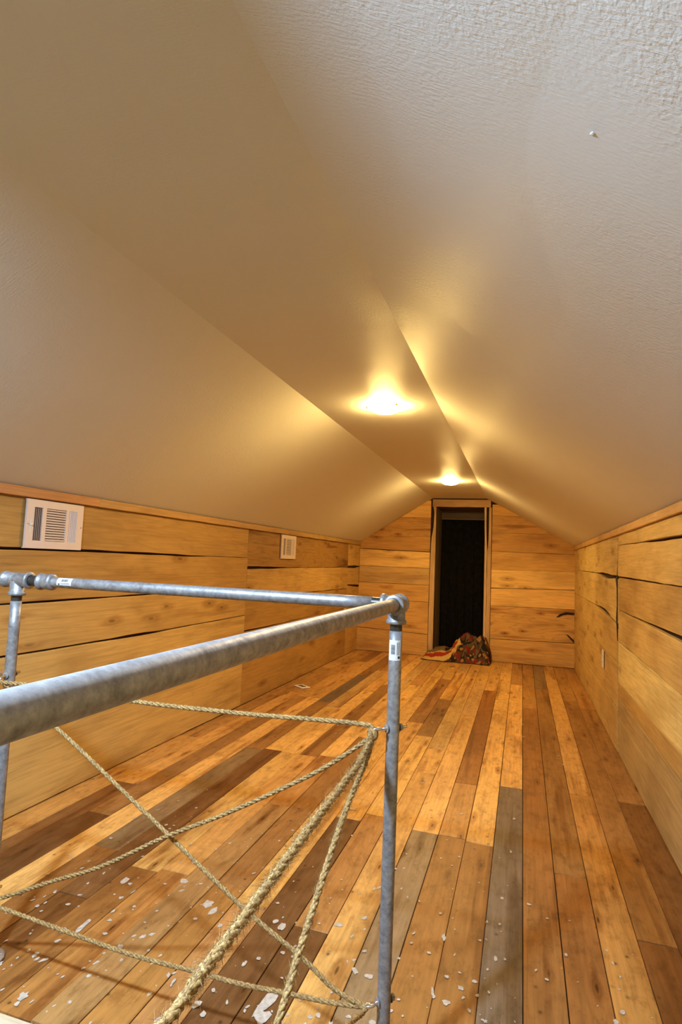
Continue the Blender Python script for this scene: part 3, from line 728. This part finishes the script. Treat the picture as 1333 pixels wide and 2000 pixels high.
# posts with floor flanges
def post(x, y, z, zb=0.0):
    thread((x, y, z - 0.060), (x, y, z - 0.036)); pipe((x, y, zb + 0.006), (x, y, z - 0.054), 'post')
    bm = bmesh.new(); revolve(bm, (x, y, zb), (0, 0, 1), [(0, 0.042), (0.005, 0.042), (0.007, 0.039), (0.009, 0.021), (0.026, 0.0195), (0.027, 0.0145)], 28)
    fl = link('floor_flange', finish('flange', bm, True), M['galv'], rail)
    for k in range(4):
        a = math.radians(45 + 90 * k); bm = bmesh.new(); revolve(bm, (x + 0.031 * math.cos(a), y + 0.031 * math.sin(a), zb + 0.006), (0, 0, 1), [(0, 0.0045), (0.0018, 0.0038), (0.0026, 0.001)], 10)
        link('screw', finish('screw', bm, True), M['zinc'], fl)
post(XP, YP0, ZP); post(XPL, YP0, ZP + 0.003); post(XP, 0.0, ZP)
# far rail: corner -> coupling -> left tee -> wall
thread(Rr + Vector((-0.058, 0, 0)), Rr + Vector((-0.030, 0, 0)))
cx1 = -1.131
pipe((cx1 + 0.022, YP0, ZP + 0.002), (XP - 0.052, YP0, ZP), 'rail')
pipe((cx1 - 0.004, YP0, ZP + 0.002), (cx1 + 0.024, YP0, ZP + 0.002), 'nipple', PR - 0.0008)
bm = bmesh.new()
revolve(bm, (cx1 - 0.043, YP0, ZP + 0.002), (1, 0, 0), [(0, 0.0150), (0.0005, 0.0200), (0.002, 0.0212), (0.008, 0.0212), (0.0095, 0.0180), (0.014, 0.0172), (0.019, 0.0185), (0.026, 0.0195), (0.032, 0.0185), (0.0335, 0.0205), (0.041, 0.0205), (0.043, 0.0150)], 28)
link('coupling', finish('coupling', bm, True), M['galv'], rail)
thread((XPL + 0.038, YP0, ZP + 0.0025), (cx1 - 0.040, YP0, ZP + 0.0025))
pipe((XL + 0.012, YP0, ZP + 0.004), (XPL - 0.055, YP0, ZP + 0.003), 'rail')
thread((XPL - 0.060, YP0, ZP + 0.003), (XPL - 0.038, YP0, ZP + 0.003))
bm = bmesh.new(); revolve(bm, (XL + 0.004, YP0, ZP + 0.004), (1, 0, 0), [(0, 0.042), (0.005, 0.042), (0.008, 0.021), (0.026, 0.0195), (0.027, 0.0145)], 28); link('wall_flange', finish('flange', bm, True), M['galv'], rail)
# near rail towards the camera and past it
thread(Rr + Vector((0, -0.040, 0)), Rr + Vector((0, -0.030, 0)))
pipe(Rr + Vector((0, -0.036, 0)), Nr + Vector((0, 0.036, 0)), 'rail'); pipe(Nr + Vector((0, -0.036, 0)), (XP, YB + 0.01, ZP), 'rail')
# stickers
def sticker(base, axis, ang0, span, z0, z1, seg=8):
    """curved paper label; base point on the pipe axis, axis along the pipe"""
    axis = Vector(axis).normalized(); base = Vector(base); r = PR + 0.00035
    a = Vector((0, -1, 0)) if abs(axis.y) < 0.5 else Vector((0, 0, 1)); b = axis.cross(a)
    def P(s, t, rr=r): # s across the label, t along the pipe
        th = ang0 + span * (s - 0.5); return base + axis * (z0 + (z1 - z0) * t) + (a * math.cos(th) + b * math.sin(th)) * rr
    bm = bmesh.new()
    rows = [[bm.verts.new(P(i / seg, t)) for i in range(seg + 1)] for t in (0.0, 0.06, 0.94, 1.0)]
    for i, v in enumerate((0, -1)): pass
    for j in range(3):
        for i in range(seg): bm.faces.new((rows[j][i], rows[j][i + 1], rows[j + 1][i + 1], rows[j + 1][i]))
    st = link('sticker', finish('sticker', bm, True), M['label'], rail, label='white barcode sticker')
    bm = bmesh.new(); rq = random.Random(3)
    def q(s0, s1, t0, t1):
        n = 3; top = [bm.verts.new(P(s0 + (s1 - s0) * k / n, t1, r + 0.0002)) for k in range(n + 1)]; bot = [bm.verts.new(P(s0 + (s1 - s0) * k / n, t0, r + 0.0002)) for k in range(n + 1)]
        for k in range(n): bm.faces.new((bot[k], bot[k + 1], top[k + 1], top[k]))
    t = 0.30
    while t < 0.78:
        h = rq.choice((0.008, 0.012, 0.020)); q(0.24, 0.56, t, t + h); t += h + rq.choice((0.008, 0.014))
    for cx_ in (0.70, 0.82):
        t = 0.28
        while t < 0.9:
            h = rq.choice((0.02, 0.03)); q(cx_, cx_ + 0.07, t, t + h); t += h + 0.018
    q(0.78, 0.95, 0.10, 0.22)
    link('print', finish('print', bm), M['ink'], st)
sticker((XP, YP0, 0.812), (0, 0, 1), 0.02, 2.0, 0.0, 0.041)
sticker((-1.110, YP0, ZP + 0.002), (1, 0, 0), -0.35, 1.5, 0.0, 0.044)

# eyebolts through the posts
def eyebolt(x, y, z, d, ring=0.036, tail=0.034, tilt=0.0):
    d = Vector(d).normalized(); c = Vector((x, y, z))
    bm = bmesh.new(); side = Vector((d.y, -d.x, 0))
    torus(bm, c + d * (ring + 0.004), side * math.cos(tilt) + Vector((0, 0, 1)) * math.sin(tilt), 0.0105, 0.0034, 26, 10)
    revolve(bm, c + d * (ring - 0.005), -d, [(0, 0.0034), (ring - 0.005 + tail, 0.0034), (ring - 0.004 + tail, 0.0026)], 12)
    eb = link('eyebolt', finish('eyebolt', bm, True), M['zinc'], rail, label='bright zinc eyebolt')
    for s in (-1, 1):
        bm = bmesh.new(); pp = c - d * (PR + 0.0015) if s < 0 else c + d * (PR + 0.0015)
        revolve(bm, pp, -d if s < 0 else d, [(0, 0.0085), (0.0012, 0.0085)], 16); 
        if s < 0: revolve(bm, pp - d * 0.0015, -d, [(0, 0.0072), (0.0055, 0.0072), (0.006, 0.006)], 6)
        link('nut', finish('nut', bm), M['galv'], eb)
DG = (-1, -1, 0)
eyebolt(XP, YP0, 0.675, DG, tilt=1.15); eyebolt(XP, YP0, 0.152, DG, 0.030, 0.026, 1.1)
eyebolt(XPL, YP0, 0.688, (0.12, -1, 0)); eyebolt(XPL, YP0, 0.156, (0.12, -1, 0), 0.030)
eyebolt(XP, 0.0, 0.64, (-1, 1, 0)); eyebolt(XP, 0.0, 0.13, (-1, 1, 0), 0.030)

# ------------------------------------------------------------------ jute ropes
def catmull(pts, step=0.0035):
    P = [Vector(p) for p in pts]; P = [P[0] * 2 - P[1]] + P + [P[-1] * 2 - P[-2]]; out = []
    for i in range(1, len(P) - 2):
        n = max(2, int((P[i + 1] - P[i]).length / step))
        for k in range(n):
            t = k / n; a, b, c, d = P[i - 1], P[i], P[i + 1], P[i + 2]
            out.append(0.5 * ((2 * b) + (c - a) * t + (2 * a - 5 * b + 4 * c - d) * t * t + (3 * b - a - 3 * c + d) * t ** 3))
    out.append(P[-2]); return out
def rope(pts, r, label, fuzz=0, seed=0, rough=0.0):
    path = catmull(pts); bm = bmesh.new(); rq = random.Random(seed)
    T = [(path[min(i + 1, len(path) - 1)] - path[max(i - 1, 0)]).normalized() for i in range(len(path))]
    ref = Vector((0.3, 0.2, 1)).normalized(); frames = []
    a = (ref - T[0] * ref.dot(T[0])).normalized()
    s = 0.0; S = []
    for i, t in enumerate(T):
        a = (a - t * a.dot(t)).normalized(); frames.append((a.copy(), t.cross(a))); S.append(s)
        if i + 1 < len(path): s += (path[i + 1] - path[i]).length
    pitch = r * 8.5; ms = 7
    for k in range(3):
        prev = None
        for i, p in enumerate(path):
            ph = 2 * math.pi * (S[i] / pitch + k / 3.0); A, B = frames[i]
            d = A * math.cos(ph) + B * math.sin(ph)
            rj = 1 + (0.06 + rough) * noise.noise(Vector((S[i] * 90, k * 9.0, seed))) + rough * noise.noise(Vector((S[i] * 310, k * 5.0, seed)))
            c = p + d * r * (0.47 - 0.4 * rough)
            t2 = (T[i] + (T[i].cross(d)) * (2 * math.pi * r * 0.5 / pitch)).normalized()
            e = t2.cross(d)
            ring = [bm.verts.new(c + (d * math.cos(u) + e * math.sin(u)) * r * (0.56 + 0.3 * rough) * rj) for u in [2 * math.pi * q / ms for q in range(ms)]]
            if prev:
                for q in range(ms): bm.faces.new((prev[q], prev[(q + 1) % ms], ring[(q + 1) % ms], ring[q]))
            else: bm.faces.new(ring)
            prev = ring
        bm.faces.new(prev)
    o = link('rope', finish('rope', bm, True), M['rope']); tag(o, label, 'rope', 'jute ropes laced across the pipe railing')
    if fuzz:
        bm = bmesh.new()
        for _ in range(fuzz):
            i = rq.randrange(2, len(path) - 2); A, B = frames[i]; ph = rq.uniform(0, 6.283)
            d = A * math.cos(ph) + B * math.sin(ph); p0 = path[i] + d * r * 0.9
            t = (T[i] * rq.choice((-1, 1)) * rq.uniform(0.5, 1.6) + d * rq.uniform(0.3, 1.0)).normalized(); L_ = rq.uniform(0.004, 0.013) * (1 + rough * 2)
            w_ = T[i].cross(d) * 0.00028
            v = [bm.verts.new(x) for x in (p0 - w_, p0 + w_, p0 + t * L_ + d * 0.001)]; bm.faces.new(v)
            v2 = [bm.verts.new(x) for x in (p0 - d * 0.0002, p0 + d * 0.0002, p0 + t * L_ + d * 0.001)]; bm.faces.new(v2)
        link('frayed_fibre', finish('fibres', bm, recalc=False), M['rope'], o, kind='stuff')
    return o
q = 1.182
E0 = (-0.281, 1.186, 0.674); EL = (-1.232, q, 0.676); E1 = (-0.276, 1.187, 0.152); E2 = (-1.232, q, 0.158)
rope([E0, (-0.290, 1.183, 0.683), (-0.335, q, 0.684), (-0.424, q, 0.681), (-0.54, q, 0.676), (-0.663, q, 0.673), (-0.814, q, 0.671), (-1.006, q, 0.675), (-1.143, q, 0.678), EL],
     0.0053, 'jute rope stretched level below the far rail, between the two upper eyebolts', 260, seed=1)
rope([EL, (-1.205, q + 0.004, 0.660), (-1.04, q + 0.006, 0.573), (-0.866, q + 0.006, 0.47), (-0.739, q + 0.006, 0.394), (-0.552, q + 0.004, 0.283), (-0.412, q, 0.215), (-0.340, q, 0.172), E1],
     0.0050, 'jute rope falling diagonally from the left post to the foot of the corner post', 240, seed=2)
rope([(-0.283, 1.183, 0.670), (-0.293, q - 0.004, 0.656), (-0.375, q - 0.008, 0.594), (-0.462, q - 0.008, 0.541), (-0.6, q - 0.008, 0.464), (-0.739, q - 0.008, 0.394), (-0.899, q - 0.004, 0.302), (-1.036, q, 0.241), (-1.181, q, 0.175), E2],
     0.0050, 'jute rope rising diagonally from bottom left to the top eyebolt of the corner post', 240, seed=3)
rope([E2, (-1.179, q, 0.155), (-0.983, q, 0.142), (-0.803, q, 0.132), (-0.651, q, 0.134), (-0.543, q, 0.134), (-0.441, q, 0.141), (-0.354, q, 0.146), E1],
     0.0050, 'jute rope running low and level just above the floor to the corner post', 240, seed=4)
xp = -0.286
rope([E0, (xp - 0.001, 1.172, 0.652), (xp, 1.10, 0.638), (xp, 1.052, 0.634), (xp, 0.90, 0.630), (xp, 0.816, 0.627), (xp, 0.679, 0.620), (xp, 0.601, 0.616), (xp, 0.537, 0.614), (xp, 0.478, 0.611), (xp, 0.2, 0.61), (-0.288, 0.036, 0.632)],
     0.0066, 'thickest, hairiest jute rope running from the corner post towards the bottom of the picture', 3600, seed=5, rough=0.22)
rope([(-0.287, 1.188, 0.674), (xp + 0.002, 1.180, 0.650), (xp, 1.150, 0.625), (xp, 1.09, 0.606), (xp, 1.025, 0.585), (xp, 0.945, 0.548), (xp, 0.877, 0.510), (xp, 0.798, 0.466), (xp, 0.741, 0.430), (xp, 0.5, 0.31), (xp, 0.25, 0.20), (-0.280, 0.03, 0.135)],
     0.0055, 'jute rope slanting down from the corner post just right of the thickest rope', 2200, seed=6, rough=0.12)
rope([E1, (-0.281, 1.170, 0.150), (-0.284, 1.12, 0.172), (xp, 1.0, 0.225), (xp, 0.7, 0.35), (xp, 0.4, 0.475), (xp, 0.1, 0.60), (-0.288, 0.034, 0.636)],
     0.0050, 'jute rope leaving the lowest eyebolt of the corner post at the bottom edge', 300, seed=7)
rope([EL, (-1.26, q - 0.006, 0.680), (-1.40, q, 0.672), (-1.60, q, 0.668), (XL + 0.014, q, 0.672)],
     0.0053, 'short jute rope continuing from the left post to the left wall', 120, seed=8)
# whipping: a turn of rope around the upper corner ring
bm = bmesh.new(); torus(bm, (-0.2830, 1.182, 0.668), (0.5, 1, 0.4), 0.0082, 0.0048, 22, 9); torus(bm, (-0.2815, 1.184, 0.666), (1, -0.6, 0.1), 0.0085, 0.0046, 22, 9)
kn = link('rope_knot', finish('knot', bm, True), M['rope']); tag(kn, 'knotted turn of jute rope around the upper eyebolt of the corner post', 'knot')

# ------------------------------------------------------------------ crumpled blanket at the doorway
def blanket():
    nx, ny = 150, 90; x0, x1, y0, y1 = -1.03, -0.31, 6.37, 6.83
    V = []; F = []; cols_ = []
    def env(u, v):
        x = u
        prof = interp([(0, 0.0), (0.05, 0.055), (0.15, 0.10), (0.28, 0.135), (0.36, 0.12), (0.45, 0.17), (0.55, 0.22), (0.64, 0.285), (0.72, 0.25), (0.80, 0.23), (0.86, 0.255), (0.93, 0.225), (0.98, 0.12), (1, 0.0)], x)
        dep = interp([(0, 0.0), (0.10, 0.28), (0.28, 0.66), (0.5, 0.97), (0.7, 1.0), (0.9, 0.7), (1.0, 0.0)], v)
        return prof * dep
    for j in range(ny + 1):
        for i in range(nx + 1):
            u, v = i / nx, j / ny
            e = env(u, v)
            pn = Vector((u * 7.0, v * 4.0, 2.0))
            wv = noise.noise(pn * 0.8) * 0.9
            ridge = 1 - abs(noise.noise(Vector((u * 5.5 + wv, v * 4.0 + wv * 0.8, 1.7)))) * 2.6
            ridge2 = 1 - abs(noise.noise(Vector((u * 12 + wv * 1.4, v * 8.0, 5.7)))) * 2.4
            calm = 1 if u > 0.45 else 0.45
            z = e * (0.76 + 0.24 * ridge * calm) + 0.022 * calm * ridge2 * min(1, e * 12) 
            xx = x0 + (x1 - x0) * u + 0.02 * noise.noise(Vector((u * 9, v * 9, 8.8))) * min(1, e * 9)
            yy = y0 + (y1 - y0) * v + 0.03 * noise.noise(Vector((u * 6, v * 3, 4.4))) - 0.02 * math.sin(u * 3.1)
            # keep it clear of the door casing
            z = max(0.004, z)
            if xx < -0.935 or xx > -0.420: yy = min(yy, YF - 0.035)
            yy = min(yy, YF + 0.10)
            V.append((xx, yy, z + 0.002))
            # woven pattern: a red stripe edged with gold sweeps up from the left; patchwork elsewhere
            sweep = v - interp([(0, 0.25), (0.15, 0.10), (0.3, 0.13), (0.42, 0.24), (0.52, 0.42), (0.6, 0.62)], u)
            if u < 0.56 and -0.16 < sweep < 0.0: c = (0.62, 0.40, 0.12)
            elif u < 0.56 and 0.0 <= sweep < 0.16: c = (0.36, 0.035, 0.016)
            elif u < 0.56 and 0.16 <= sweep < 0.22: c = (0.55, 0.36, 0.13)
            else:
                n1 = noise.noise(Vector((u * 16, v * 11, 0.4))); n2 = noise.noise(Vector((u * 23, v * 17, 9.4)))
                c = (0.085, 0.042, 0.022)
                if n1 > 0.12: c = (0.20, 0.022, 0.012)
                elif n1 < -0.15: c = (0.018, 0.014, 0.012)
                if n2 > 0.36: c = (0.34, 0.17, 0.055)
                elif n2 < -0.36: c = (0.13, 0.09, 0.05)
                if u < 0.34: c = (0.19, 0.115, 0.055)
            cols_.append((*c, 1))
    for j in range(ny):
        for i in range(nx):
            a = j * (nx + 1) + i; F.append((a, a + 1, a + nx + 2, a + nx + 1))
    me = mesh('blanket', V, F, smooth=True)
    ca = me.color_attributes.new('weave', 'FLOAT_COLOR', 'POINT')
    for i, c in enumerate(cols_): ca.data[i].color = c
    m, nt, b = newmat('woven_blanket'); at = N(nt, 'ShaderNodeAttribute', attribute_name='weave')
    tc = N(nt, 'ShaderNodeTexCoord'); n = N(nt, 'ShaderNodeTexNoise'); n.inputs['Scale'].default_value = 260; nt.links.new(tc.outputs['Object'], n.inputs['Vector'])
    rp = ramp(nt, n.outputs['Fac'], [(0.3, g4(0.7)), (0.7, g4(1.15))]); nt.links.new(mix(nt, 1.0, at.outputs['Color'], rp.outputs[0]), b.inputs['Base Color'])
    b.inputs['Roughness'].default_value = 0.9; b.inputs['Specular IOR Level'].default_value = 0.15
    o = link('blanket', me, m); sm = o.modifiers.new('t', 'SOLIDIFY'); sm.thickness = 0.004; sm.offset = 1
    tag(o, 'crumpled red, gold and black patterned blanket heaped on the floor in the doorway', 'blanket')
blanket()
